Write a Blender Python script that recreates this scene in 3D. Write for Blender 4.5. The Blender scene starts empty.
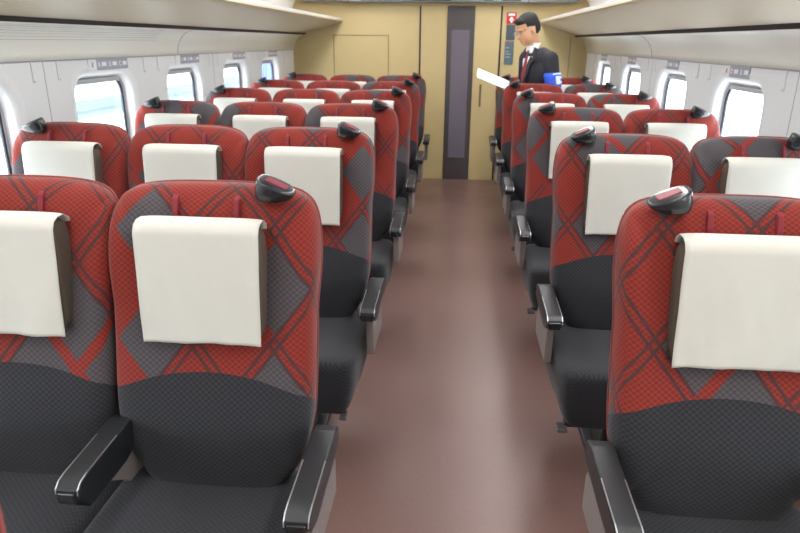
import bpy, bmesh, math, random
from mathutils import Vector, Matrix, noise
random.seed(7)
scene = bpy.context.scene
C = scene.collection
PI = math.pi

# ------------------------------------------------------------------ materials
def srgb(r, g, b):
    f = lambda c: (c/255)/12.92 if c/255 <= .04045 else (((c/255)+.055)/1.055)**2.4
    return (f(r), f(g), f(b), 1)

def mat(name, col, rough=.6, metal=0.0, noise_amt=.06, nscale=30, bump=0.0, bscale=200, spec=.5, emit=None, estr=0, sheen=0, coat=0):
    m = bpy.data.materials.new(name); m.use_nodes = True
    nt = m.node_tree; b = nt.nodes['Principled BSDF']
    b.inputs['Roughness'].default_value = rough
    b.inputs['Metallic'].default_value = metal
    b.inputs['Specular IOR Level'].default_value = spec
    b.inputs['Coat Weight'].default_value = coat
    if sheen:
        b.inputs['Sheen Weight'].default_value = sheen
    tc = nt.nodes.new('ShaderNodeTexCoord')
    n = nt.nodes.new('ShaderNodeTexNoise'); n.inputs['Scale'].default_value = nscale; n.inputs['Detail'].default_value = 3
    nt.links.new(tc.outputs['Object'], n.inputs['Vector'])
    mx = nt.nodes.new('ShaderNodeMix'); mx.data_type = 'RGBA'
    mx.inputs['A'].default_value = tuple(c*(1-noise_amt) for c in col[:3])+(1,)
    mx.inputs['B'].default_value = tuple(min(1, c*(1+noise_amt)) for c in col[:3])+(1,)
    nt.links.new(n.outputs['Fac'], mx.inputs['Factor'])
    nt.links.new(mx.outputs['Result'], b.inputs['Base Color'])
    if emit:
        b.inputs['Emission Color'].default_value = emit; b.inputs['Emission Strength'].default_value = estr
    if bump:
        n2 = nt.nodes.new('ShaderNodeTexNoise'); n2.inputs['Scale'].default_value = bscale
        nt.links.new(tc.outputs['Object'], n2.inputs['Vector'])
        bp = nt.nodes.new('ShaderNodeBump'); bp.inputs['Strength'].default_value = bump; bp.inputs['Distance'].default_value = .002
        nt.links.new(n2.outputs['Fac'], bp.inputs['Height']); nt.links.new(bp.outputs['Normal'], b.inputs['Normal'])
    return m

class N:
    """tiny node-graph helper"""
    def __init__(s, nt): s.nt = nt
    def m(s, op, a, b=None, c=None):
        n = s.nt.nodes.new('ShaderNodeMath'); n.operation = op
        for i, v in enumerate((a, b, c)):
            if v is None: continue
            if isinstance(v, (int, float)): n.inputs[i].default_value = v
            else: s.nt.links.new(v, n.inputs[i])
        return n.outputs[0]
    def mix(s, f, a, b):
        n = s.nt.nodes.new('ShaderNodeMix'); n.data_type = 'RGBA'
        for k, v in (('Factor', f), ('A', a), ('B', b)):
            if isinstance(v, (tuple, float, int)): n.inputs[k].default_value = v
            else: s.nt.links.new(v, n.inputs[k])
        return n.outputs['Result']

def fabric(name, patterned):
    m = bpy.data.materials.new(name); m.use_nodes = True
    nt = m.node_tree; b = nt.nodes['Principled BSDF']; g = N(nt)
    b.inputs['Roughness'].default_value = .85
    b.inputs['Specular IOR Level'].default_value = .25
    b.inputs['Sheen Weight'].default_value = .12
    b.inputs['Sheen Roughness'].default_value = .5
    uv = nt.nodes.new('ShaderNodeUVMap'); uv.uv_map = 'UVMap'
    sp = nt.nodes.new('ShaderNodeSeparateXYZ'); nt.links.new(uv.outputs[0], sp.inputs[0])
    u, v = sp.outputs[0], sp.outputs[1]
    # fine woven lozenge check
    k = PI/.0078
    d1 = u; d2 = g.m('MULTIPLY', v, 1.15)
    chk = g.m('MULTIPLY', g.m('SINE', g.m('MULTIPLY', d1, k)), g.m('SINE', g.m('MULTIPLY', d2, k)))
    chk = g.m('ADD', g.m('MULTIPLY', chk, 1.6), .5); 
    n_ = nt.nodes.new('ShaderNodeClamp'); nt.links.new(chk, n_.inputs[0]); chk = n_.outputs[0]
    grey = g.mix(chk, srgb(33, 33, 38), srgb(46, 46, 51))
    if patterned:
        red = g.mix(chk, srgb(106, 34, 28), srgb(132, 43, 33))
        pgrey = g.mix(chk, srgb(64, 60, 64), srgb(78, 73, 77))
        sa = nt.nodes.new('ShaderNodeAttribute'); sa.attribute_type = 'OBJECT'; sa.attribute_name = 'weave_shift'
        ssp = nt.nodes.new('ShaderNodeSeparateXYZ'); nt.links.new(sa.outputs['Vector'], ssp.inputs[0])
        S = .20
        A = g.m('ADD', g.m('DIVIDE', g.m('ADD', u, g.m('MULTIPLY', v, .77)), S), ssp.outputs[0])
        B = g.m('ADD', g.m('DIVIDE', g.m('SUBTRACT', u, g.m('MULTIPLY', v, .77)), S), ssp.outputs[1])
        fa, fb = g.m('FRACT', A), g.m('FRACT', B)
        def band(x, lo, hi): return g.m('MULTIPLY', g.m('GREATER_THAN', x, lo), g.m('LESS_THAN', x, hi))
        lines = g.m('MAXIMUM', g.m('MAXIMUM', band(fa, .0, .05), band(fa, .13, .18)), g.m('MAXIMUM', band(fb, .0, .05), band(fb, .13, .18)))
        cv = nt.nodes.new('ShaderNodeCombineXYZ')
        nt.links.new(g.m('FLOOR', A), cv.inputs[0]); nt.links.new(g.m('FLOOR', B), cv.inputs[1]); nt.links.new(ssp.outputs[2], cv.inputs[2])
        wn = nt.nodes.new('ShaderNodeTexWhiteNoise'); wn.noise_dimensions = '3D'; nt.links.new(cv.outputs[0], wn.inputs['Vector'])
        inside = g.m('MULTIPLY', g.m('GREATER_THAN', fa, .18), g.m('GREATER_THAN', fb, .18))
        cell = g.m('MULTIPLY', inside, g.m('GREATER_THAN', wn.outputs['Value'], .68))
        noline = g.m('MULTIPLY', lines, g.m('LESS_THAN', g.m('ABSOLUTE', g.m('SUBTRACT', wn.outputs['Value'], .2)), .62))
        col = g.mix(g.m('MULTIPLY', noline, .9), red, srgb(64, 44, 46))
        col = g.mix(cell, col, pgrey)
        # seam: everything under the arched seam is charcoal
        seam = g.m('SUBTRACT', .748, g.m('MULTIPLY', g.m('MULTIPLY', u, u), .95))
        low = g.m('LESS_THAN', v, seam)
        col = g.mix(low, col, grey)
    else:
        col = grey
    nt.links.new(col, b.inputs['Base Color'])
    bp = nt.nodes.new('ShaderNodeBump'); bp.inputs['Strength'].default_value = .25; bp.inputs['Distance'].default_value = .0015
    nt.links.new(chk, bp.inputs['Height']); nt.links.new(bp.outputs['Normal'], b.inputs['Normal'])
    return m

def floor_mat():
    m = bpy.data.materials.new('floor_vinyl'); m.use_nodes = True
    nt = m.node_tree; b = nt.nodes['Principled BSDF']; g = N(nt)
    tc = nt.nodes.new('ShaderNodeTexCoord')
    n = nt.nodes.new('ShaderNodeTexNoise'); n.inputs['Scale'].default_value = 90; n.inputs['Detail'].default_value = 4
    n2 = nt.nodes.new('ShaderNodeTexNoise'); n2.inputs['Scale'].default_value = 3.5; n2.inputs['Detail'].default_value = 4
    nt.links.new(tc.outputs['Object'], n.inputs['Vector']); nt.links.new(tc.outputs['Object'], n2.inputs['Vector'])
    c1 = g.mix(n.outputs['Fac'], srgb(92, 66, 61), srgb(116, 86, 80))
    c2 = g.mix(g.m('MULTIPLY', n2.outputs['Fac'], .45), c1, srgb(128, 104, 98))
    nt.links.new(c2, b.inputs['Base Color'])
    r = g.m('ADD', g.m('MULTIPLY', n2.outputs['Fac'], .2), .24)
    nt.links.new(r, b.inputs['Roughness'])
    bp = nt.nodes.new('ShaderNodeBump'); bp.inputs['Strength'].default_value = .12; bp.inputs['Distance'].default_value = .002
    nt.links.new(n.outputs['Fac'], bp.inputs['Height']); nt.links.new(bp.outputs['Normal'], b.inputs['Normal'])
    return m

MT = dict(
    seat=fabric('seat_fabric_lattice', True), cush=fabric('seat_fabric_charcoal', False),
    floor=floor_mat(),
    cover=mat('white_linen', srgb(194, 192, 185), .85, noise_amt=.02, bump=.25, bscale=700, spec=.2),
    pad=mat('pad_fabric', srgb(74, 62, 52), .85, noise_amt=.1, bump=.2),
    loop=mat('loop_burgundy', srgb(118, 22, 36), .7),
    black=mat('black_plastic', srgb(27, 29, 32), .4, noise_amt=.03, bump=.05, bscale=600),
    gloss=mat('handle_black', srgb(34, 36, 40), .25, noise_amt=.03, coat=.3),
    inlay=mat('handle_red', srgb(120, 42, 54), .45),
    chrome=mat('satin_metal', srgb(190, 192, 195), .28, metal=.9, noise_amt=.02),
    taupe=mat('taupe_panel', srgb(122, 112, 110), .5, noise_amt=.03),
    shell=mat('back_shell_grey', srgb(88, 84, 88), .5),
    piping=mat('piping_dusty_red', srgb(128, 62, 60), .8),
    leg=mat('pedestal_dark', srgb(40, 40, 44), .45),
    wall=mat('wall_white', srgb(238, 240, 243), .5, noise_amt=.015),
    cove=mat('cove_cream', srgb(240, 240, 232), .5, noise_amt=.015),
    rack=mat('rack_beige', srgb(184, 168, 142), .5, noise_amt=.03),
    beige=mat('end_wall_beige', srgb(196, 175, 127), .5, noise_amt=.04, nscale=8),
    groove=mat('groove_brown', srgb(120, 104, 76), .6),
    dark=mat('slot_dark', srgb(34, 30, 34), .6),
    doordark=mat('door_charcoal', srgb(74, 68, 70), .4),
    doorglass=mat('door_pane_grey', srgb(108, 102, 116), .12, noise_amt=.06, nscale=3),
    bezel=mat('bezel_grey', srgb(112, 114, 118), .4),
    screen=mat('screen_dark', srgb(36, 38, 48), .2),
    led=mat('led_text', srgb(200, 240, 250), .5, emit=(.7, .95, 1, 1), estr=3),
    plate=mat('plate_grey', srgb(168, 171, 190), .4),
    white=mat('white_paint', srgb(240, 240, 242), .4, noise_amt=.01),
    redp=mat('sign_red', srgb(200, 34, 42), .4),
    poster=mat('poster_slate', srgb(62, 74, 84), .4, noise_amt=.12, nscale=40),
    poster2=mat('poster_teal', srgb(86, 104, 112), .4, noise_amt=.12, nscale=40),
    frame=mat('window_frame_grey', srgb(176, 180, 186), .35),
    gasket=mat('window_gasket', srgb(50, 54, 62), .5),
    lamp=mat('lamp_diffuser', srgb(255, 255, 255), .5, emit=(1, .99, .97, 1), estr=10.0),
    platform=mat('platform_pale', srgb(215, 217, 215), .7),
    track=mat('track_grey', srgb(78, 88, 92), .8),
    canopy=mat('canopy_pale', srgb(96, 110, 114), .7),
    blue=mat('board_blue', srgb(66, 84, 200), .5),
    skin=mat('skin', srgb(214, 160, 124), .55, noise_amt=.05),
    hair=mat('hair_dark', srgb(34, 32, 34), .85, bump=.5, bscale=150, noise_amt=.2),
    suit=mat('suit_charcoal', srgb(40, 40, 48), .85, noise_amt=.1, nscale=200),
    shirt=mat('shirt_white', srgb(232, 234, 240), .7),
    tie=mat('tie_red', srgb(128, 34, 48), .6, noise_amt=.3, nscale=90),
    band=mat('armband_blue', srgb(40, 88, 214), .6),
    bandw=mat('armband_print', srgb(214, 226, 250), .6),
    paper=mat('paper_white', srgb(240, 242, 242), .7, noise_amt=.01),
    paperg=mat('paper_green', srgb(120, 176, 150), .7),
    shoe=mat('shoe_black', srgb(24, 24, 26), .3),
)
g_ = bpy.data.materials.new('window_glass'); g_.use_nodes = True
nt = g_.node_tree; nt.nodes.clear()
o_ = nt.nodes.new('ShaderNodeOutputMaterial'); t_ = nt.nodes.new('ShaderNodeBsdfTransparent'); t_.inputs[0].default_value = (.93, .97, .98, 1)
gl = nt.nodes.new('ShaderNodeBsdfGlossy'); gl.inputs['Roughness'].default_value = .03
fr = nt.nodes.new('ShaderNodeFresnel'); mx = nt.nodes.new('ShaderNodeMixShader')
nt.links.new(fr.outputs[0], mx.inputs[0]); nt.links.new(t_.outputs[0], mx.inputs[1]); nt.links.new(gl.outputs[0], mx.inputs[2]); nt.links.new(mx.outputs[0], o_.inputs[0])
MT['glass'] = g_

# ------------------------------------------------------------------ mesh helpers
def link(name, me, m, parent=None, loc=None, smooth=False):
    o = bpy.data.objects.new(name, me); C.objects.link(o)
    if m is not None and not me.materials: me.materials.append(MT[m] if isinstance(m, str) else m)
    if parent: o.parent = parent
    if loc: o.location = loc
    if smooth:
        for p in me.polygons: p.use_smooth = True
    return o

def from_bm(name, bm, m, parent=None, loc=None, smooth=False, recalc=True):
    if recalc: bmesh.ops.recalc_face_normals(bm, faces=bm.faces)
    me = bpy.data.meshes.new(name); bm.to_mesh(me); bm.free()
    return link(name, me, m, parent, loc, smooth)

def add_box(bm, x0, x1, y0, y1, z0, z1, bev=0, seg=2):
    t = bmesh.new()
    bmesh.ops.create_cube(t, size=1)
    for v in t.verts:
        v.co = Vector(((x0+x1)/2+v.co.x*(x1-x0), (y0+y1)/2+v.co.y*(y1-y0), (z0+z1)/2+v.co.z*(z1-z0)))
    if bev: bmesh.ops.bevel(t, geom=t.edges[:], offset=bev, segments=seg, affect='EDGES', profile=.5)
    merge(bm, t)

def merge(bm, t, mtx=None):
    vm = {}
    for v in t.verts: vm[v] = bm.verts.new(mtx @ v.co if mtx else v.co)
    for f in t.faces:
        try: bm.faces.new([vm[v] for v in f.verts])
        except ValueError: pass
    t.free()

def box(name, m, b, parent=None, bev=0, seg=2):
    bm = bmesh.new(); add_box(bm, *b, bev=bev, seg=seg)
    return from_bm(name, bm, m, parent)

def add_prism(bm, pts, a0, a1, axis='x', bev=0, seg=2):
    """polygon pts extruded along an axis; axis x: pts=(y,z); axis y: pts=(x,z)"""
    t = bmesh.new()
    f = (lambda p, a: (a, p[0], p[1])) if axis == 'x' else ((lambda p, a: (p[0], a, p[1])) if axis == 'y' else (lambda p, a: (p[0], p[1], a)))
    A = [t.verts.new(f(p, a0)) for p in pts]; B = [t.verts.new(f(p, a1)) for p in pts]
    t.faces.new(A); t.faces.new(B[::-1])
    n = len(pts)
    for i in range(n): t.faces.new((A[i], B[i], B[(i+1) % n], A[(i+1) % n]))
    bmesh.ops.recalc_face_normals(t, faces=t.faces)
    if bev: bmesh.ops.bevel(t, geom=t.edges[:], offset=bev, segments=seg, affect='EDGES', profile=.5)
    merge(bm, t)

def prism(name, m, pts, a0, a1, axis='x', parent=None, bev=0, seg=2, smooth=False):
    bm = bmesh.new(); add_prism(bm, pts, a0, a1, axis, bev, seg)
    return from_bm(name, bm, m, parent, smooth=smooth)

def add_tube(bm, pts, r, n=8, cap=True):
    pts = [Vector(p) for p in pts]; rings = []
    rr = r if isinstance(r, (list, tuple)) else [r]*len(pts)
    for i, p in enumerate(pts):
        d = (pts[min(i+1, len(pts)-1)]-pts[max(i-1, 0)]).normalized()
        a = Vector((0, 0, 1)) if abs(d.z) < .9 else Vector((1, 0, 0))
        s = d.cross(a).normalized(); t = s.cross(d)
        rings.append([bm.verts.new(p+(s*math.cos(2*PI*k/n)+t*math.sin(2*PI*k/n))*rr[i]) for k in range(n)])
    for a, b in zip(rings, rings[1:]):
        for k in range(n): bm.faces.new((a[k], a[(k+1) % n], b[(k+1) % n], b[k]))
    if cap: bm.faces.new(rings[0][::-1]); bm.faces.new(rings[-1])

def add_ell(bm, c, r, rot=None, seg=20, power=None):
    t = bmesh.new(); bmesh.ops.create_uvsphere(t, u_segments=seg, v_segments=seg//2+2, radius=1)
    for v in t.verts:
        p = v.co.copy()
        if power:
            p = Vector([math.copysign(abs(q)**power, q) for q in p])
        p = Vector((p.x*r[0], p.y*r[1], p.z*r[2]))
        if rot: p = rot @ p
        v.co = p+Vector(c)
    merge(bm, t)

def tag(o, label, cat, group=None, kind=None):
    if label: o['label'] = label
    if cat: o['category'] = cat
    if group: o['group'] = group
    if kind: o['kind'] = kind
    return o
def struct(o): o['kind'] = 'structure'; return o
def empty(name, loc, rz=0):
    o = bpy.data.objects.new(name, None); C.objects.link(o); o.location = loc; o.rotation_euler = (0, 0, rz)
    o.empty_display_size = .1
    return o

# ------------------------------------------------------------------ dimensions (m)
XL, XR = -1.83, 1.37            # side wall faces
Y0, Y1 = -1.6, 7.40             # cabin ends
PITCH = 1.04
def rowy(n): return 1.43+PITCH*n
CEIL = 2.22

# ------------------------------------------------------------------ shell
st = box('floor', 'floor', (XL-.1, XR+.1, Y0-.1, Y1+.1, -.1, 0)); struct(st)

def side_wall(side):
    X = XL if side < 0 else XR; out = -.10 if side < 0 else .10
    name = 'wall_left' if side < 0 else 'wall_right'
    bm = bmesh.new()
    zlo, zhi = 0.0, 1.43
    hy, hz, rad = .335, .375, .145
    cz = .99; WC = 3.35 if side < 0 else 3.41
    def hole(t, hy=.335, hz=.375, rad=.145):
        c, s = math.cos(t), math.sin(t)
        # rounded rectangle by ray
        lo, hi = 0, 2
        for _ in range(30):
            mid = (lo+hi)/2; y, z = abs(c*mid), abs(s*mid)
            ins = y <= hy and z <= hz
            if ins and y > hy-rad and z > hz-rad: ins = math.hypot(y-(hy-rad), z-(hz-rad)) <= rad
            if ins: lo = mid
            else: hi = mid
        return c*lo, s*lo
    nwin = 0
    centres = [WC+PITCH*k for k in range(-4, 4)]
    for k, cy in enumerate(centres):
        a0, a1 = cy-PITCH/2, cy+PITCH/2
        if k == 0: a0 = Y0
        if k == len(centres)-1: a1 = Y1
        angs = sorted(set([2*PI*i/64 for i in range(64)]+[math.atan2(z, y) % (2*PI) for y in (a0-cy, a1-cy) for z in (zlo-cz, zhi-cz)]))
        O, H, I = [], [], []
        for t in angs:
            c, s = math.cos(t), math.sin(t)
            ks = []
            if abs(c) > 1e-9: ks.append(((a1-cy) if c > 0 else (a0-cy))/c)
            if abs(s) > 1e-9: ks.append(((zhi-cz) if s > 0 else (zlo-cz))/s)
            q = min(ks)
            O.append(bm.verts.new((X, cy+c*q, cz+s*q)))
            h = hole(t); H.append(bm.verts.new((X, cy+h[0], cz+h[1])))
        n = len(angs)
        for i in range(n): bm.faces.new((O[i], O[(i+1) % n], H[(i+1) % n], H[i]))
        # window: a bevelled reveal, gasket ring, glass, blind box
        nwin += 1
        w = empty('window_%d' % (nwin+(8 if side > 0 else 0)), (X, cy, cz)); w['kind'] = 'structure'
        def ring(hy_, hz_, rad_, x, b):
            return [b.verts.new((x, *hole(2*PI*i/64, hy_, hz_, rad_))) for i in range(64)]
        b = bmesh.new()
        sg = out/abs(out)
        L = [ring(.345, .385, .15, -.001*sg, b), ring(.333, .373, .143, -.004*sg, b), ring(.322, .362, .135, -.003*sg, b), ring(.300, .345, .125, .008*sg, b), ring(.288, .333, .115, .018*sg, b), ring(.283, .327, .11, .045*sg, b), ring(.275, .320, .105, .048*sg, b)]
        for r1, r2 in zip(L, L[1:]):
            for i in range(64): b.faces.new((r1[i], r1[(i+1) % 64], r2[(i+1) % 64], r2[i]))
        fo = from_bm('window_frame', b, 'wall', w, smooth=True)
        b = bmesh.new()
        L = [ring(.278, .322, .107, .046*sg, b), ring(.276, .320, .105, .052*sg, b), ring(.270, .314, .10, .052*sg, b), ring(.270, .314, .10, .060*sg, b)]
        for r1, r2 in zip(L, L[1:]):
            for i in range(64): b.faces.new((r1[i], r1[(i+1) % 64], r2[(i+1) % 64], r2[i]))
        from_bm('window_gasket', b, 'frame', w, smooth=True)
        b = bmesh.new()
        L = [ring(.271, .315, .10, .058*sg, b), ring(.262, .306, .095, .058*sg, b), ring(.262, .306, .095, .072*sg, b), ring(.5, .42, .2, .072*sg, b)]
        for r1, r2 in zip(L, L[1:]):
            for i in range(64): b.faces.new((r1[i], r1[(i+1) % 64], r2[(i+1) % 64], r2[i]))
        from_bm('window_seal', b, 'gasket', w, smooth=True)
        b = bmesh.new(); rg = ring(.265, .309, .095, .066*sg, b); gf = b.faces.new(rg); gf.normal_update()
        if gf.normal.x*sg > 0: gf.normal_flip()
        from_bm('glass', b, 'glass', w, recalc=False)
        box('blind_slat', 'frame', tuple(sorted((.050*sg, .066*sg)))+(-.235, .235, .288, .312), w, .004)
    for f in bm.faces: pass
    o = struct(from_bm(name, bm, 'wall', recalc=False))
    # outer skin closes the reveal from daylight leaks (the coach body)
    return centres
cent = side_wall(-1); side_wall(1)

for side in (-1, 1):
    X = XL if side < 0 else XR; s = side
    nm = 'left' if side < 0 else 'right'
    # curved cove under the rack: profile (x,z)
    P = []
    for i in range(9):
        t = i/8; a = t*PI/2
        P.append((X-s*(.015+.125*(1-math.cos(a))), 1.405+.15*math.sin(a)**1.0))
    body = P+[(X-s*.14, 1.60), (X+s*.05, 1.60), (X+s*.05, 1.405)]
    # split where a curved seam runs round the cove
    o = prism('trim_%d' % (1 if s < 0 else 2), 'cove', body, Y0, Y1-.01, 'y'); struct(o)
    for p in o.data.polygons: p.use_smooth = abs(p.normal.y) < .5 and p.area < .9
    # dark slot between the cove and rack
    o = prism('trim_%d' % (3 if s < 0 else 4), 'dark', [(X-s*.05, 1.556), (X-s*.142, 1.556), (X-s*.150, 1.576), (X-s*.05, 1.59)], Y0, Y1-.008, 'y'); struct(o)
    # thin shadow line below cove
    # luggage rack
    nx = -1.27 if s < 0 else .845
    prof = [(X-s*.135, 1.572), (nx+s*.035, 1.682), (nx+s*.012, 1.690), (nx+s*.002, 1.700), (nx+s*.004, 1.713), (nx+s*.02, 1.718), (X-s*.0, 1.64), (X+s*.05, 1.60)]
    r = empty('luggage_rack', (0, 0, 0))
    tag(r, 'long beige overhead luggage rack on the %s side above the %s windows' % (nm, nm), 'luggage rack')
    ob = prism('shelf', 'rack', prof, Y0, Y1-.012, 'y', r)
    prism('lip', 'frame', [(nx+s*.004, 1.7135), (nx+s*.006, 1.727), (nx+s*.03, 1.729), (nx+s*.03, 1.716)], Y0, Y1-.012, 'y', r)
    # upper wall and ceiling curve
    up = [(X-s*.0, 1.60)]
    for i in range(11):
        a = i/10*PI/2
        up.append((X-s*.62*(1-math.cos(a)), 1.75+.42*math.sin(a)))
    o = prism('wall_upper_%s' % nm, 'white', up+[(X-s*.62, CEIL+.03), (X+s*.1, CEIL+.03), (X+s*.1, 1.60)], Y0, Y1, 'y'); struct(o)
o = box('ceiling', 'white', (XL-.1, XR+.1, Y0-.1, Y1+.1, CEIL, CEIL+.1)); struct(o)

# vent grooves of the left cove and curved cover seams
def cove_path(s, y, off=.0015, n=14, a0=0, a1=PI/2):
    X = XL if s < 0 else XR
    return [(X-s*(.015+.125*(1-math.cos(a0+(a1-a0)*i/n))+off), y, 1.405+.15*math.sin(a0+(a1-a0)*i/n)) for i in range(n+1)]
for s, ys in ((-1, (4.25,)), (1, (4.9,))):
    for y in ys:
        bm = bmesh.new(); add_tube(bm, cove_path(s, y, .0003), .0022, 6); struct(from_bm('trim_%d' % (5 if s < 0 else 6), bm, 'frame'))
bm = bmesh.new()
for i in range(7):
    a = .62+i*.11
    x, z = XL+.015+.125*(1-math.cos(a)), 1.405+.15*math.sin(a)
    add_box(bm, x-.003, x+.0008, Y0, 3.9, z-.0012, z+.0012)
v = from_bm('air_vent', bm, 'frame'); tag(v, 'narrow horizontal air slits in the cream cove over the nearest left windows', 'air vent')

# wall panel seams
for s in (-1, 1):
    X = XL if s < 0 else XR
    bm = bmesh.new()
    for k in range(0, 9):
        y = 2.83+PITCH*(k-4)
        if k % 2 == 0: add_box(bm, X-.001, X+.001, y-.002, y+.002, 0, 1.41)
    add_box(bm, X-.004, X+.004, Y0, Y1, 1.398, 1.406)
    struct(from_bm('trim_%d' % (7 if s < 0 else 8), bm, 'frame'))

# coat hooks
def coat_hook():
    bm = bmesh.new()
    add_box(bm, -.003, .002, -.004, .004, .0, .085, .001)
    add_tube(bm, [(0, 0, .004), (.006, 0, .0), (.009, 0, .003), (.009, 0, .009)], .003, 8)
    bm2 = bm
    o = from_bm('coat_hook', bm2, 'wall'); return o
HK = None
for s in (-1, 1):
    for k in range(-1, 5):
        for j, dy in enumerate((-.085, .10)):
            y = 2.83+PITCH*k+dy
            if y > 7.2: continue
            if HK is None: o = HK = coat_hook()
            else: o = HK.copy(); C.objects.link(o)
            X = XL+.003 if s < 0 else XR-.003
            o.location = (X, y, 1.315); o.rotation_euler = (0, 0, 0 if s < 0 else PI)
            if k < -0: where = 'beside the nearest window'
            ordn = ['nearest the camera', 'before the first full window', 'after the first full window', 'after the second full window', 'after the third full window', 'after the fourth full window'][k+1]
            tag(o, 'white coat hook on %s wall, %s, %s of its pair' % ('left' if s < 0 else 'right', ordn, ('nearer', 'farther')[j]), 'coat hook', 'coat hooks between the windows')

# ------------------------------------------------------------------ seat number plates
def text_mesh(s, size, depth=.0008, bold=.012):
    cu = bpy.data.curves.new('t', 'FONT'); cu.body = s; cu.size = size; cu.extrude = depth; cu.align_x = 'CENTER'; cu.align_y = 'CENTER'; cu.offset = bold*size
    o = bpy.data.objects.new('t', cu); C.objects.link(o)
    dg = bpy.context.evaluated_depsgraph_get(); me = bpy.data.meshes.new_from_object(o.evaluated_get(dg))
    bpy.data.objects.remove(o); bpy.data.curves.remove(cu)
    return me
txt = {c: text_mesh(c, .034) for c in 'ABCDE8'}
def put_text(ch, parent, loc, rot, m):
    me = txt[ch].copy(); me.materials.clear(); o = link('letter', me, m, parent, loc); o.rotation_euler = rot; return o
ordw = ['nearest', 'second', 'third', 'fourth', 'fifth']
for s in (-1, 1):
    for k in range(0, 4):
        y = 3.39+PITCH*k if s < 0 else 3.44+PITCH*k
        X = XL+.001 if s < 0 else XR-.001
        r = empty('seat_number_plate', (X, y, 1.372), 0)
        tag(r, '%s-nearest grey seat number plate with white letters above the %s windows' % (ordw[k], 'left' if s < 0 else 'right'), 'sign', 'seat number plates above the windows')
        dirn = 1 if s < 0 else -1     # reading direction along y
        rot = (PI/2, 0, PI/2) if s < 0 else (PI/2, 0, -PI/2)
        seats = 'ABC' if s < 0 else 'DE'
        tot = .40 if s < 0 else .31
        y0 = -tot/2
        wb = .075
        def b_(a0, a1, m, name, dx=.004, z0=-.027, z1=.027):
            ya, yb = sorted((dirn*a0, dirn*a1))
            xx = (0, dx) if s < 0 else (-dx, 0)
            return box(name, m, (xx[0], xx[1], ya, yb, z0, z1), r)
        b_(y0, y0+wb, 'white', 'number_tile')
        if k == 0: put_text('8', r, (-s*.005, dirn*(y0+wb/2), 0), rot, 'plate')
        b_(y0+wb, y0+tot, 'plate', 'letter_tile')
        w1 = (tot-wb)/len(seats)
        for j, ch in enumerate(seats):
            put_text(ch, r, (-s*.005, dirn*(y0+wb+w1*j+w1*.22), 0), rot, 'white')
            b_(y0+wb+w1*j+w1*.48, y0+wb+w1*j+w1*.88, 'white', 'icon', .005, -.008, .012)

# ------------------------------------------------------------------ end wall
o = box('wall_end', 'beige', (XL-.05, XR+.05, Y1, Y1+.08, 0, CEIL)); struct(o)
o = box('wall_rear', 'beige', (XL-.05, XR+.05, Y0-.08, Y0, 0, CEIL)); struct(o)
# shallow corner panels
def gr(nm, x0, x1, z0, z1):
    o = box(nm, 'groove', (x0, x1, Y1-.003, Y1+.01, z0, z1)); struct(o)
t = 9
for (a, b, c, d) in ((-1.378, -1.370, .2, 1.56), (-.774, -.766, .9, 1.56), (-1.378, -.766, 1.552, 1.56), (1.18, 1.187, .2, 1.56)):
    gr('trim_%d' % t, a, b, c, d); t += 1
# sliding door, grooves both sides
dr = empty('door_1', (0, Y1, 0)); dr['kind'] = 'structure'
box('door_leaf', 'beige', (-.415, .43, -.012, -.001, .0, 1.86), dr, .002)
box('door_gap', 'dark', (-.432, -.416, -.010, -.0005, 0, 1.86), dr)
box('door_gap', 'dark', (.431, .450, -.010, -.0005, 0, 1.86), dr)
box('door_strip', 'doordark', (-.136, .160, -.018, -.012, .0, 1.86), dr, .001)
box('door_pane', 'doorglass', (-.085, .108, -.021, -.018, .25, 1.62), dr, .001)
bm = bmesh.new(); add_box(bm, .24, .262, -.022, -.012, .82, 1.06, .003); from_bm('door_handle', bm, 'groove', dr)
# overhead display panel
p = empty('overhead_display', (0, Y1, 0)); tag(p, 'wide grey overhead information panel above the end door', 'display')
prism('housing', 'bezel', [(-1.70, CEIL-.01), (-1.72, 1.92), (-1.69, 1.888), (1.20, 1.888), (1.23, 1.92), (1.21, CEIL-.01)], -.13, -.013, 'y', p, .006)
box('screen', 'screen', (-1.05, -.1, -.136, -.13, 1.905, 2.1), p, .002)
box('screen', 'screen', (.24, .62, -.136, -.13, 1.905, 2.1), p, .002)
box('screen', 'screen', (-1.62, -1.25, -.136, -.13, 1.905, 2.1), p, .002)
for x0, x1 in ((-.86, -.80), (-.77, -.68), (-.66, -.52), (.33, .43), (-1.5, -1.36)):
    box('lit_text', 'led', (x0, x1, -.139, -.136, 1.915, 1.955), p)
for x in (-1.19, .70): box('panel_joint', 'dark', (x-.004, x+.004, -.133, -.128, 1.89, CEIL-.02), p)

# red emergency sign and poster on the end wall
s_ = empty('emergency_sign', (.545, Y1, 0)); tag(s_, 'small red sign with white symbol on the end wall beside the door', 'sign')
box('sign_plate', 'redp', (-.052, .052, -.010, -.001, 1.685, 1.80), s_, .002)
box('lettering', 'white', (-.034, .034, -.0125, -.010, 1.765, 1.788), s_)
bm = bmesh.new(); add_ell(bm, (0, -.010, 1.735), (.017, .004, .017), seg=12); add_box(bm, -.009, .009, -.014, -.010, 1.695, 1.725, .002); add_box(bm, -.024, .024, -.014, -.010, 1.718, 1.727, .002)
from_bm('symbol', bm, 'white', s_)
s_ = empty('notice_poster', (.545, Y1, 0)); tag(s_, 'tall narrow slate blue notice below the red sign on the end wall', 'poster')
box('upper_sheet', 'poster', (-.050, .045, -.008, -.001, 1.52, 1.675), s_, .001)
box('lower_sheet', 'poster2', (-.055, .042, -.008, -.001, 1.27, 1.51), s_, .001)
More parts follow.
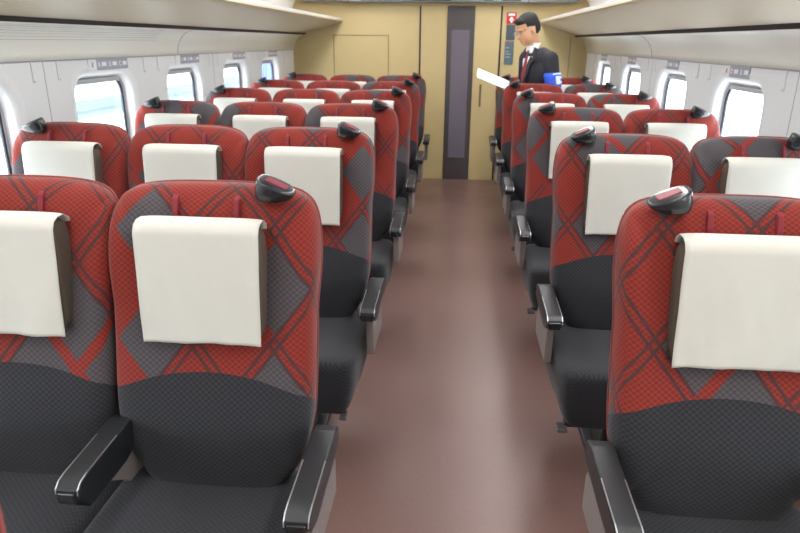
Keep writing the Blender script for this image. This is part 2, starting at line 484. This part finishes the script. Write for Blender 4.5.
for i, (w, z) in enumerate(((.03, 1.497), (.02, 1.44), (.022, 1.40), (.034, 1.375), (.03, 1.345))):
    box('text_line', 'redp' if i == 0 else 'plate', (-.045, -.045+w*1.8, -.0095, -.008, z, z+.007), s_)

# ------------------------------------------------------------------ ceiling lamps
lp = None
for s, x in ((-1, -1.0), (1, .56)):
    for k in range(4):
        y = Y0+.3+k*2.2
        r = empty('ceiling_light', (x, y, CEIL))
        tag(r, 'long white ceiling light over the %s seats, %s from the rear' % ('left' if s < 0 else 'right', ordw[k] if k else 'first'), 'light', 'ceiling lights')
        box('light_frame', 'white', (-.15, .15, 0, 2.1, -.012, 0), r, .003)
        box('light_diffuser', 'lamp', (-.125, .125, .03, 2.07, -.018, -.012), r, .002)

# ------------------------------------------------------------------ seats
def pat_uv(me, uvs):
    ul = me.uv_layers.new(name='UVMap')
    for l in me.loops: ul.data[l.index].uv = uvs[l.vertex_index]

ZB, ZT = .44, 1.176
def ymid(z): return -.165+(z-ZB)*.152/(ZT-ZB)+.02*math.sin((z-ZB)/(ZT-ZB)*PI)*0   # front plane
def backrest_mesh(wf, aisle):
    NP, NQ = 44, 52
    V, F, UV = [], [], []
    H = .247*wf
    def front(i, j, depth):
        p = math.sin((i/NP*2-1)*PI/2); q = math.sin((j/NQ*2-1)*PI/2)
        m = 11 if q > 0 else 3.8
        if p or q:
            r = max(abs(p), abs(q)); sc = r/((abs(p)**m+abs(q)**m)**(1/m)); P_, Q_ = p*sc, q*sc
        else: P_, Q_ = p, q
        zt = ZT
        zn = (Q_+1)/2
        z = ZB-.02+zn*(zt-ZB+.02)
        z -= .022*abs(P_)**3*max(0, Q_)**2
        # half width by height
        w = H*(1-.05*max(0, (.62-z))/.17) if z < .62 else H
        if z > .9: w = H*(1+.035*math.sin(min(1, (z-.9)/.25)*PI))
        x = P_*w
        edge = max(abs(p), abs(q))
        n = 7
        th = (max(0, 1-abs(p)**n)*max(0, 1-abs(q)**n))**.42
        # side wings: strong at the head, weak at lumbar
        wing = (.034*math.exp(-((z-1.02)/.17)**2)+.020*math.exp(-((z-.68)/.2)**2))*max(0, (abs(P_)-.45)/.55)**1.6
        # soft lumbar bulge in the middle
        bulge = -.016*math.exp(-((z-.63)/.10)**2)*(1-P_*P_)
        head = .006*math.exp(-((z-1.0)/.12)**2)*(1-abs(P_)**4)
        T = .052
        rim = ymid(z)+T+.0
        y = rim-(T)*th-wing*th+bulge*th+head
        return x, y, z, (P_, th)
    idx = {}
    for j in range(NQ+1):
        for i in range(NP+1):
            x, y, z, _ = front(i, j, 0); idx[i, j] = len(V); V.append((x, y, z))
    # uv: flat across the front, continued round the rolled edges
    for j in range(NQ+1):
        for i in range(NP+1):
            x, y, z = V[idx[i, j]]
            p = abs(math.sin((i/NP*2-1)*PI/2)); q = math.sin((j/NQ*2-1)*PI/2)
            dy = max(0, y-ymid(z)-.006)
            wx = p**10/(p**10+abs(q)**10+1e-9)
            UV.append((x+math.copysign(dy*wx, x), z+math.copysign(dy*(1-wx), q)))
    for j in range(NQ):
        for i in range(NP): F.append((idx[i, j], idx[i+1, j], idx[i+1, j+1], idx[i, j+1]))
    # rear part of the fabric side: extrude rim backward a little
    ringi = [(i, 0) for i in range(NP)]+[(NP, j) for j in range(NQ)]+[(i, NQ) for i in range(NP, 0, -1)]+[(0, j) for j in range(NQ, 0, -1)]
    r0 = [idx[a] for a in ringi]; prev = r0
    for step, (dy, sc) in enumerate(((.02, 1.0), (.036, .985))):
        cur = []
        for a in r0:
            x, y, z = V[a]; cur.append(len(V)); cz = .82
            V.append((x*sc, y+dy, cz+(z-cz)*sc))
            uu, vv = UV[a]; sgn = 1 if x > 0 else -1
            if abs(x) > H*.8: UV.append((uu+sgn*dy, vv))
            else: UV.append((uu, vv+dy*(1 if z > .8 else -1)))
        n = len(r0)
        for k in range(n): F.append((prev[k], cur[k], cur[(k+1) % n], prev[(k+1) % n]))
        prev = cur
    F.append(tuple(prev))
    me = bpy.data.meshes.new('backrest'); me.from_pydata(V, [], F); 
    bm = bmesh.new(); bm.from_mesh(me); bmesh.ops.recalc_face_normals(bm, faces=bm.faces); bm.to_mesh(me); bm.free()
    pat_uv(me, UV)
    for p in me.polygons: p.use_smooth = True
    me.polygons[len(F)-1].use_smooth = False
    rim = [V[a] for a in r0]
    return me, rim

def superbox(name, m, c, half, parent, k=5, shape=None, n=14, uv=True):
    """rounded cushion: cube grid pushed to a superellipsoid"""
    bm = bmesh.new(); bmesh.ops.create_cube(bm, size=2)
    bmesh.ops.subdivide_edges(bm, edges=bm.edges[:], cuts=n, use_grid_fill=True)
    for v in bm.verts:
        p = Vector([math.sin(q*PI/2) for q in v.co])
        r = max(abs(q) for q in p); s = r/((sum(abs(q)**k for q in p))**(1/k)) if r else 1
        p = p*s
        if shape: p = shape(p)
        v.co = Vector((c[0]+p.x*half[0], c[1]+p.y*half[1], c[2]+p.z*half[2]))
    o = from_bm(name, bm, m, parent, smooth=True)
    if uv:
        pat_uv(o.data, [(v.co.x, v.co.y*1.0-v.co.z) for v in o.data.vertices])
    return o

MESH = {}
def make_seat(wf, outer, handle, arms):
    """seat in local coordinates; outer = -1/+1 side on which the handle stands (local x), 0 none"""
    r = empty('train_seat', (0, 0, 0))
    me, rim = backrest_mesh(wf, outer)
    bk = link('backrest', me, 'seat', r)
    # grey piping round the rear edge of the fabric
    bm = bmesh.new(); pts = [Vector((x*.997, y+.030, .82+(z-.82)*.997)) for x, y, z in rim]
    pts = pts[::2]; pts.append(pts[0]); add_tube(bm, pts, .003, 6, cap=False)
    o = from_bm('piping', bm, 'piping', bk, smooth=True)
    # hard back shell
    bm = bmesh.new()
    def sh(p):
        q = Vector(p); q.y += .0; return q
    t = bmesh.new(); bmesh.ops.create_cube(t, size=2); bmesh.ops.subdivide_edges(t, edges=t.edges[:], cuts=9, use_grid_fill=True)
    for v in t.verts:
        p = Vector([math.sin(q*PI/2) for q in v.co]); rr = max(abs(q) for q in p)
        p = p*(rr/((sum(abs(q)**5 for q in p))**.2)) if rr else p
        z = .795+p.z*.360
        v.co = Vector((p.x*.212*wf, ymid(z)+.092+p.y*.022, z))
    merge(bm, t); from_bm('back_shell', bm, 'shell', r, smooth=True)
    # cushion
    def cs(p):
        q = Vector(p)
        if q.z < 0: q.x *= 1-.10*(-q.z)*(1 if q.y < 0 else .6); q.y = q.y*(1-.05*(-q.z)) if q.y < 0 else q.y
        q.z += .10*max(0, -q.y-.2)*(1 if q.z > 0 else 0)
        return q
    superbox('seat_cushion', 'cush', (0, -.285, .345), (.248*wf, .248, .112), r, 9, cs)
    box('cushion_frame', 'leg', (-.19, .19, -.45, -.06, .215, .255), r, .01)
    # head pad with white cloth
    pc = {-1: .008, 0: .008, 1: -.004}[outer] if wf != .985 else .002
    zc = .968
    hp = superbox('headrest_pad', 'pad', (pc, ymid(zc)-.012, zc), (.1455, .036, .135), r, 9, lambda p: Vector((p.x, p.y+.155*p.z*.85, p.z)), uv=False)
    V, F = [], []
    NU, NV = 24, 40
    path = [(.040, 1.078), (.030, 1.105), (.010, 1.1175), (-.014, 1.117), (-.030, 1.109), (-.038, 1.095)]
    for k in range(NV-5): 
        t = (k+1)/(NV-5); path.append((-.038+.028*(-t)*.75-.001, 1.095-t*.265))
    # resample straight part so it hangs just in front of the pad
    for j, (dy, z) in enumerate(path):
        for i in range(NU+1):
            u = i/NU*2-1
            hang = max(0, (1.085-z)/.26)
            wv = noise.noise(Vector((u*1.7+outer*3+wf*9, z*6, 3.1)))*.010*hang+noise.noise(Vector((u*4+z*9, z*7, 8+wf)))*.0035*hang
            x = pc+u*(.1445-.003*hang)+noise.noise(Vector((z*8, u, 1)))*.0015
            yb = ymid(zc)+dy+(.0 if z > 1.095 else 0)
            y = yb+wv-.003
            y -= .004*(1-u*u)
            zz = z+(.003*math.sin(u*2.2+1)*hang)-(.004*(abs(u)**6) if j < 6 else 0)
            V.append((x, y, zz))
    for j in range(len(path)-1):
        for i in range(NU): a = j*(NU+1)+i; F.append((a, a+1, a+NU+2, a+NU+1))
    me = bpy.data.meshes.new('headrest_cover'); me.from_pydata(V, [], F)
    bm = bmesh.new(); bm.from_mesh(me); bmesh.ops.recalc_face_normals(bm, faces=bm.faces)
    ex = bmesh.ops.solidify(bm, geom=bm.faces[:], thickness=.0018); bmesh.ops.recalc_face_normals(bm, faces=bm.faces); bm.to_mesh(me); bm.free()
    cv = link('headrest_cover', me, 'cover', hp, smooth=True)
    for x in (-.073, .073):
        bm = bmesh.new()
        add_prism(bm, [(ymid(1.11)-.001, 1.100), (ymid(1.12)-.002, 1.120), (ymid(1.15)+.001, 1.150), (ymid(1.158)+.010, 1.158), (ymid(1.11)+.015, 1.10)], pc+x-.0065, pc+x+.0065, 'x', .002)
        from_bm('strap', bm, 'loop', r)
    # grab handle
    if handle:
        hx = outer*(.166 if handle == 1 else .125)
        rot = Matrix.Rotation(math.radians(24)*outer, 3, 'Y') @ Matrix.Rotation(math.radians(10), 3, 'X')
        bm = bmesh.new()
        t = bmesh.new(); bmesh.ops.create_cube(t, size=2); bmesh.ops.subdivide_edges(t, edges=t.edges[:], cuts=9, use_grid_fill=True)
        c = Vector((hx, -.020, 1.186 if handle == 1 else 1.178))
        for v in t.verts:
            p = Vector([math.sin(q*PI/2) for q in v.co]); rr = max(abs(q) for q in p)
            p = p*(rr/((sum(abs(q)**3.2 for q in p))**(1/3.2))) if rr else p
            s_ = p.x*outer        # +1 outer end
            wy = 1-.25*max(0, s_)**2
            thn = .040*(1.0-.45*s_) if p.z < 0 else .010
            under = (1 if p.z > 0 else 1-.22*abs(p.z)**1.5)
            v.co = rot @ Vector((p.x*.046*under, p.y*.030*wy, p.z*thn))+c
        merge(bm, t); h = from_bm('grab_handle', bm, 'gloss', r, smooth=True)
        bm = bmesh.new()
        t = bmesh.new(); bmesh.ops.create_cube(t, size=2)
        for v in t.verts: v.co = rot @ Vector((v.co.x*.026, v.co.y*.013-.003, .0095+v.co.z*.0016))+c
        bmesh.ops.bevel(t, geom=t.edges[:], offset=.0014, segments=2, affect='EDGES'); merge(bm, t)
        if handle == 1: from_bm('handle_inlay', bm, 'inlay', h, smooth=False)
        else: bm.free()
        # stem down into the seat top
        bm = bmesh.new(); add_box(bm, c.x-.018, c.x+.018, .0, .03, 1.12, 1.172, .006); from_bm('handle_stem', bm, 'gloss', h)
    # armrests
    for (ax, kind) in arms:
        hw = .028 if kind == 'aisle' else .027
        prof = [(-.405, .566), (-.424, .585), (-.422, .602), (-.408, .613), (-.385, .617), (-.14, .628), (-.10, .618), (-.095, .575), (-.16, .562), (-.36, .552)]
        if kind == 'mid': prof = [(-.357, .560), (-.376, .582), (-.374, .602), (-.360, .613), (-.337, .617), (-.14, .628), (-.10, .618), (-.095, .56), (-.18, .535), (-.34, .535)]
        a = prism('armrest', 'black', prof, ax-hw, ax+hw, 'x', r, .0045, 3)
        dm = .048 if kind == 'mid' else 0
        bm = bmesh.new()
        for sx in (-1, 1):
            add_tube(bm, [(ax+sx*(hw-.003), y+dm, z+.0008) for y, z in ((-.423, .590), (-.4215, .602), (-.408, .6125), (-.385, .6165), (-.25, .6222))], .0016, 6)
        from_bm('edge_trim', bm, 'chrome', a)
        b = box('recline_button', 'gloss', (ax-hw*.72, ax+hw*.72, -.4285+dm, -.410+dm, .572, .598), a, .003)
        if kind == 'aisle':
            side = 1 if ax > 0 else -1
            prism('side_panel', 'taupe', [(-.355, .553), (-.12, .565), (-.07, .50), (-.07, .40), (-.34, .40)], ax-.013, ax+.013, 'x', a, .006, 2)
        else:
            prism('arm_bracket', 'taupe', [(-.26, .537), (-.13, .56), (-.085, .50), (-.06, .33), (-.12, .33), (-.15, .46)], ax-.010, ax+.010, 'x', a, .003, 2)
    # pedestal
    bm = bmesh.new(); add_box(bm, -.05, .05, -.36, -.12, .02, .22, .012); from_bm('pedestal', bm, 'leg', r)
    box('base_plate', 'leg', (-.085, .085, -.40, -.08, 0, .024), r, .006)
    if handle == 1:
        sx = outer
        pd = box('pedal_arm', 'leg', tuple(sorted((sx*.13, sx*(.215 if outer < 0 else .20))))+(-.475, -.44, .223, .238), r, .003)
        bm = bmesh.new(); xs = sorted((sx*.205, sx*.24)) if outer < 0 else [.19, .215]; add_box(bm, xs[0], xs[1], -.505, -.455, .216, .228, .003)
        for i in range(5): add_box(bm, xs[0]+.002, xs[1]-.002, -.502+i*.01, -.497+i*.01, .227, .231)
        from_bm('pedal', bm, 'shell', pd)
    return r

def children(o): return [c for c in bpy.data.objects if c.parent == o]
def copy_tree(o, parent=None):
    c = o.copy(); C.objects.link(c)
    if parent: c.parent = parent
    for ch in KIDS.get(o.name, []): copy_tree(ch, c)
    return c

# seat columns: name, x, width factor, outer side, handle, arms
COLS = [
    ('A', -1.543, .935, -1, 2, [(.236, 'mid'), (-.248, 'aisle')], 'left window-side'),
    ('B', -1.056, .955, 0, 0, [(.268, 'mid')], 'left middle'),
    ('C', -.568, 1.0, 1, 1, [(.283, 'aisle')], 'left aisle-side'),
    ('D', .632, .985, -1, 1, [(-.270, 'aisle'), (.246, 'mid')], 'right aisle-side'),
    ('E', 1.122, .96, 1, 2, [(.222, 'aisle')], 'right window-side'),
]
rown = ['front', 'second', 'third', 'fourth', 'fifth', 'last']
SHIFT = {('C', 0): (.13, .45, 3), ('D', 0): (.63, .25, 5)}
for (cn, x, wf, outer, handle, arms, nm) in COLS:
    proto = make_seat(wf, outer, handle, arms)
    KIDS = {}
    for o in bpy.data.objects:
        if o.parent: KIDS.setdefault(o.parent.name, []).append(o)
    rows = range(0, 6)
    if cn == 'C': rows = list(range(0, 6))+[-1]
    for n in rows:
        s_ = proto if n == 0 else copy_tree(proto)
        s_.location = (x if n >= 0 else x-.080, rowy(n), 0)
        for ch in bpy.data.objects:
            if ch.parent == s_ and ch.name.startswith('backrest'):
                rs = random.Random(hash((ord(cn), n))*7+11)
                ch['weave_shift'] = list(SHIFT.get((cn, n), (rs.random()*3, rs.random()*3, float(rs.randint(0, 50)))))
        if n == -1:
            lab = 'red seat sliver cut off at the lower left corner, nearer than the front row'
        else:
            rr = {0: 'in the front row, nearest the camera', 5: 'in the last row by the end wall'}.get(n, 'in the %s row from the camera' % rown[n])
            lab = 'red and charcoal %s train seat %s' % (nm, rr)
        tag(s_, lab, 'seat', 'reclining seats of the coach')

# ------------------------------------------------------------------ outside
o = box('station_platform', 'platform', (-7.0, -2.05, -12, 40, -.25, -.1)); tag(o, 'pale concrete platform floor outside the left windows', 'platform')
o = box('railway_track', 'platform', (-12, -7.0, -12, 60, -1.2, -1.0)); tag(o, 'grey track bed beyond the platform outside the left windows', 'track')
o = box('far_platform', 'canopy', (-30, -12.3, -12, 60, -1.2, -.42)); tag(o, 'far pale bluish platform seen through the nearest left window', 'platform')
o = box('platform_edge', 'track', (-12.29, -12, -12, 60, -.74, -.40)); tag(o, 'grey far platform edge band seen through the nearest left window', 'platform edge')
o = box('station_wall', 'platform', (6, 6.4, -12, 60, -1.2, .6)); tag(o, 'low white trackside wall outside the right windows', 'wall')
r = empty('notice_board', (-3.95, 14.0, -.1)); tag(r, 'blue board on the platform seen through the farthest left window', 'board')
box('board_panel', 'blue', (-.25, .25, -.05, .05, .25, 1.9), r, .02)
for x in (-.2, .2): box('board_post', 'frame', (x-.03, x+.03, -.04, .04, 0, .3), r)

# ------------------------------------------------------------------ the conductor
def solid(name, m, parts, parent, vox=.008, smooth=4, extra=None):
    """one continuous skin from tapered limbs (a, ra, b, rb) and ellipsoids"""
    bm = bmesh.new()
    for q in parts:
        if q[0] == 'c':
            _, a, ra, b, rb = q; a, b = Vector(a), Vector(b); n = 8
            d = (b-a)
            for i in range(n+1): pass
            add_tube(bm, [a+d*i/n for i in range(n+1)], [ra+(rb-ra)*i/n for i in range(n+1)], 14)
            add_ell(bm, a, (ra,)*3, seg=14); add_ell(bm, b, (rb,)*3, seg=14)
        else:
            _, c, r, rot = q; add_ell(bm, c, r, rot, seg=22)
    me = bpy.data.meshes.new(name); bm.to_mesh(me); bm.free()
    o = bpy.data.objects.new(name, me); C.objects.link(o)
    md = o.modifiers.new('r', 'REMESH'); md.mode = 'VOXEL'; md.voxel_size = vox
    if smooth: sm = o.modifiers.new('s', 'SMOOTH'); sm.iterations = smooth; sm.factor = .5
    dg = bpy.context.evaluated_depsgraph_get(); me2 = bpy.data.meshes.new_from_object(o.evaluated_get(dg))
    o.modifiers.clear(); o.data = me2; me2.name = name; me2.materials.clear(); me2.materials.append(MT[m])
    for p in me2.polygons: p.use_smooth = True
    o.parent = parent
    return o

man = empty('person', (.680, 5.90, 0), math.radians(90+26))     # local +Y = forward
man.rotation_euler = (0, 0, math.radians(118))
tag(man, 'standing man in a dark suit with a blue armband reading papers by the end wall', 'person')
# local axes: x = his right, y = forward, z = up
RX = lambda a: Matrix.Rotation(math.radians(a), 3, 'X')
hc = Vector((0, .125, 1.60)); tilt = RX(-28)
def hd(x, y, z): return hc+tilt @ Vector((x, y, z))
sh, el, wr = {}, {}, {}
for s in (-1, 1):      # -1 = left arm
    sh[s] = Vector((s*.175, -.005, 1.365)); el[s] = Vector((s*.232, -.03, 1.10)); wr[s] = Vector((s*.105, .205, 1.075))
def hand(s):
    w = wr[s]; d = Vector((-s*.25, .9, .28)).normalized(); side = Vector((s, .25, 0)).normalized()
    pc_ = w+d*.05
    P = [('c', w, .027, pc_, .030), ('e', pc_+d*.01, (.036, .044, .018), None)]
    for i, L in enumerate((.066, .074, .070, .055)):
        b0 = pc_+d*.035+side*(.027-.018*i); k = b0+d*L*.5+Vector((0, 0, -.004)); t = k+d*L*.35+Vector((0, 0, .014))
        P += [('c', b0, .0092, k, .0085), ('c', k, .0085, t, .0075)]
    tb = pc_-side*s*0+Vector((-s*.026, .0, .008)); tk = tb+d*.03+Vector((-s*.018, 0, .02)); P += [('c', tb, .011, tk, .0095), ('c', tk, .0095, tk+d*.028+Vector((0, 0, .004)), .008)]
    return P
body = [
    ('e', hd(0, -.012, .035), (.077, .096, .088), tilt), ('e', hd(0, .022, -.03), (.062, .076, .088), tilt), ('e', hd(0, .048, -.085), (.036, .040, .030), tilt),
    ('c', hd(0, .088, .012), .011, hd(0, .110, -.022), .014), ('e', hd(0, .088, -.062), (.024, .012, .006), tilt), ('e', hd(0, .087, -.072), (.022, .011, .006), tilt),
    ('e', hd(0, .078, .03), (.05, .014, .012), tilt),
    ('e', hd(-.077, -.008, -.008), (.010, .019, .031), tilt), ('e', hd(.077, -.008, -.008), (.010, .019, .031), tilt),
    ('c', (0, .03, 1.42), .056, hd(0, -.015, -.06), .052),
    ('e', (0, .0, 1.27), (.14, .085, .15), None), ('e', (0, .0, 1.06), (.14, .095, .14), None), ('e', (0, -.005, .94), (.155, .11, .11), None),
]
for s in (-1, 1):
    body += [('c', sh[s], .055, el[s], .042), ('c', el[s], .040, wr[s], .027)]+hand(s)
    body += [('c', (s*.085, 0, .90), .078, (s*.09, .01, .50), .055), ('c', (s*.09, .01, .50), .052, (s*.09, -.02, .10), .036), ('c', (s*.09, -.03, .045), .038, (s*.10, .12, .035), .030)]
solid('body', 'skin', body, man, .0065, 3)
# hair: cap over skull, sides and back
hm = [('e', hd(0, -.022, .055), (.084, .098, .082), tilt), ('e', hd(0, -.062, .01), (.078, .055, .080), tilt), ('e', hd(0, .045, .098), (.058, .040, .026), tilt)]
h = solid('hair', 'hair', hm, man, .007, 3)
# cut hair away from the face
bm = bmesh.new(); bm.from_mesh(h.data)
ti = tilt.inverted()
dele = []
for f in bm.faces:
    q = ti @ (f.calc_center_median()-hc)
    if (q.y > .035 and q.z < .074) or (q.y > .005 and q.z < .035) or (abs(q.x) > .06 and q.y > -.03 and q.z < .018): dele.append(f)
bmesh.ops.delete(bm, geom=dele, context='FACES'); bm.to_mesh(h.data); bm.free()
sm = h.modifiers.new('thick', 'SOLIDIFY'); sm.thickness = .006; sm.offset = -1
# glasses
bm = bmesh.new()
for s in (-1, 1):
    pts = [hd(s*.033+.024*math.cos(a), .104+.0*math.cos(a), .008+.016*math.sin(a)) for a in [2*PI*i/20 for i in range(21)]]
    add_tube(bm, pts, .0016, 6, cap=False)
    add_tube(bm, [hd(s*.058, .103, .014), hd(s*.078, .07, .014), hd(s*.083, .0, .012)], .0016, 6)
add_tube(bm, [hd(-.010, .105, .012), hd(.010, .105, .012)], .0016, 6)
gl_ = from_bm('glasses', bm, 'chrome', man); gl_['label'] = 'thin metal framed glasses'
bm = bmesh.new()
for s in (-1, 1): add_ell(bm, hd(s*.031, .0885, .006), (.0105, .006, .005), tilt, 10); 
from_bm('eye', bm, 'hair', man)
bm = bmesh.new()
for s in (-1, 1): add_tube(bm, [hd(s*.014, .095, .030), hd(s*.032, .092, .036), hd(s*.05, .08, .031)], [.002, .003, .002], 6)
from_bm('eyebrow', bm, 'hair', man)
# shirt with collar
bm = bmesh.new()
solid('shirt', 'shirt', [('e', (0, .028, 1.30), (.11, .092, .15), None), ('c', (0, .03, 1.40), .066, (0, .058, 1.460), .055)], man, .007, 2)
solid('suit_jacket', 'suit', [
    ('e', (0, .0, 1.27), (.188, .118, .165), None), ('e', (0, -.01, 1.08), (.170, .122, .20), None), ('e', (0, -.01, .90), (.178, .132, .13), None),
    ('c', (-.06, .03, 1.37), .085, (.06, .03, 1.37), .085)]+
    sum([[('c', (s*.06, -.01, 1.420), .045, sh[s], .062), ('c', sh[s], .070, el[s], .056), ('c', el[s], .056, wr[s]+Vector((s*.005, -.02, 0)), .040)] for s in (-1, 1)], []), man, .009, 4)
# open V of the jacket shown by shirt front, lapels, tie
def strip(name, m, pts, th=.004, parent=man):
    t = bmesh.new(); vs = [t.verts.new(p) for p in pts]; f = t.faces.new(vs)
    r_ = bmesh.ops.extrude_face_region(t, geom=[f]); 
    for v in [e for e in r_['geom'] if isinstance(e, bmesh.types.BMVert)]: v.co += Vector((0, th, 0))
    return from_bm(name, t, m, parent)
strip('shirt_front', 'shirt', [(-.062, .080, 1.455), (.062, .080, 1.455), (.048, .118, 1.36), (.0, .137, 1.16), (-.048, .118, 1.36)], .004)
strip('necktie', 'tie', [(-.017, .094, 1.45), (.017, .094, 1.45), (.012, .103, 1.425), (.030, .135, 1.24), (.0, .142, 1.16), (-.030, .135, 1.24), (-.012, .103, 1.425)], .006)
for s in (-1, 1):
    strip('lapel', 'suit', [(s*.060, .075, 1.462), (s*.102, .070, 1.44), (s*.105, .105, 1.36), (s*.078, .118, 1.33), (s*.008, .139, 1.13), (s*.0, .139, 1.16), (s*.045, .122, 1.35)], .007)
    strip('shirt_collar', 'shirt', [(s*.008, .098, 1.455), (s*.050, .078, 1.495), (s*.072, .030, 1.50), (s*.070, .045, 1.455), (s*.030, .10, 1.425)], .005)
bm = bmesh.new(); add_ell(bm, (-.088, .121, 1.385), (.007, .004, .007), seg=10); from_bm('lapel_badge', bm, 'chrome', man)
solid('trousers', 'suit', sum([[('c', (s*.085, 0, .90), .098, (s*.09, .01, .50), .078), ('c', (s*.09, .01, .50), .076, (s*.09, -.015, .10), .066)] for s in (-1, 1)], [])+[('e', (0, -.005, .92), (.165, .12, .10), None)], man, .010, 3)
for s in (-1, 1):
    solid('shoe', 'shoe', [('c', (s*.09, -.045, .048), .046, (s*.10, .14, .038), .036), ('e', (s*.095, .05, .02), (.047, .15, .02), None)], man, .007, 2)
# armband on the left upper arm
a, b = sh[-1].lerp(el[-1], .42), sh[-1].lerp(el[-1], .85)
bm = bmesh.new(); add_tube(bm, [a+Vector((0, 0, .006)), a, a.lerp(b, .33), a.lerp(b, .66), b, b-Vector((0, 0, .006))], [.062, .072, .071, .070, .068, .058], 24)
ab = from_bm('armband', bm, 'band', man, smooth=True); ab['label'] = 'blue armband with white print'
bm = bmesh.new()
ax = (b-a).normalized(); s1 = ax.cross(Vector((0, 1, 0))).normalized(); t1 = s1.cross(ax)
for (t0, t1_, a0, a1) in ((.06, .16, 150, 330), (.26, .84, 165, 200), (.26, .84, 255, 305), (.28, .46, 207, 248), (.62, .78, 207, 248)):
    NN = 12; rows_ = []
    for tt in (t0, t1_):
        c0 = a.lerp(b, tt); rr = .0735-.004*tt
        rows_.append([bm.verts.new(c0+(s1*math.cos(math.radians(a0+(a1-a0)*i/NN))+t1*math.sin(math.radians(a0+(a1-a0)*i/NN)))*rr) for i in range(NN+1)])
    for i in range(NN): bm.faces.new((rows_[0][i], rows_[0][i+1], rows_[1][i+1], rows_[1][i]))
pr_ = from_bm('armband_print', bm, 'bandw', ab); md = pr_.modifiers.new('t', 'SOLIDIFY'); md.thickness = .001
# cuffs
bm = bmesh.new()
for s in (-1, 1): add_tube(bm, [wr[s]+Vector((s*.005, -.03, 0)), wr[s]+Vector((0, .005, .002))], .032, 14)
from_bm('shirt_cuff', bm, 'shirt', man, smooth=True)

# papers in his hand
def sheet(name, m, off, label, cat):
    V, F = [], []; n = 10
    c0 = Vector((.305, 5.755, 1.20))+off      # world placement, between thumb and fingers
    ux = Vector((-.93, -.10, .36)).normalized(); uy = Vector((.05, .9, .30)).normalized(); nn = ux.cross(uy)
    for j in range(n+1):
        for i in range(n+1):
            u, v = i/n-.5, j/n-.5
            V.append(c0+ux*u*.30+uy*v*.21+nn*(.012*math.cos(v*3)))
    for j in range(n):
        for i in range(n): a = j*(n+1)+i; F.append((a, a+1, a+n+2, a+n+1))
    me = bpy.data.meshes.new(name); me.from_pydata(V, [], F)
    o = link(name, me, m, smooth=True); md = o.modifiers.new('t', 'SOLIDIFY'); md.thickness = .0012
    tag(o, label, cat); return o
sheet('paper_sheet', 'paper', Vector((0, 0, 0)), 'white paper sheet on top of the bundle held by the standing man', 'paper')
sheet('folder', 'paperg', Vector((.006, 0, -.008)), 'pale green folder under the white paper in the standing man\'s hands', 'folder')

# ------------------------------------------------------------------ light
w = bpy.data.worlds.new('World'); scene.world = w; w.use_nodes = True
bg = w.node_tree.nodes['Background']; bg.inputs[0].default_value = (.90, .96, 1, 1); bg.inputs[1].default_value = 9

# ------------------------------------------------------------------ camera
f, th, psi, rol = 643.2, .337, .0834, .01
fw = Vector((-math.sin(psi)*math.cos(th), math.cos(psi)*math.cos(th), -math.sin(th)))
rt = Vector((math.cos(psi), math.sin(psi), 0)); up = rt.cross(fw)
r2 = rt*math.cos(rol)+up*math.sin(rol); u2 = -rt*math.sin(rol)+up*math.cos(rol)
cam = bpy.data.cameras.new('Camera'); co = bpy.data.objects.new('Camera', cam); C.objects.link(co)
M = Matrix((r2, u2, -fw)).transposed().to_4x4(); M.translation = Vector((0, 0, 1.5)); co.matrix_world = M
cam.sensor_width = 36; cam.lens = f/800*36; cam.clip_start = .02
cam.dof.use_dof = True; cam.dof.focus_distance = 1.7; cam.dof.aperture_fstop = 7
scene.camera = co
scene.view_settings.view_transform = 'Standard'; scene.view_settings.look = 'None'
scene.view_settings.gamma = 1; scene.view_settings.use_curve_mapping = False
scene.view_settings.exposure = 0.4
scene.cycles.max_bounces = 8
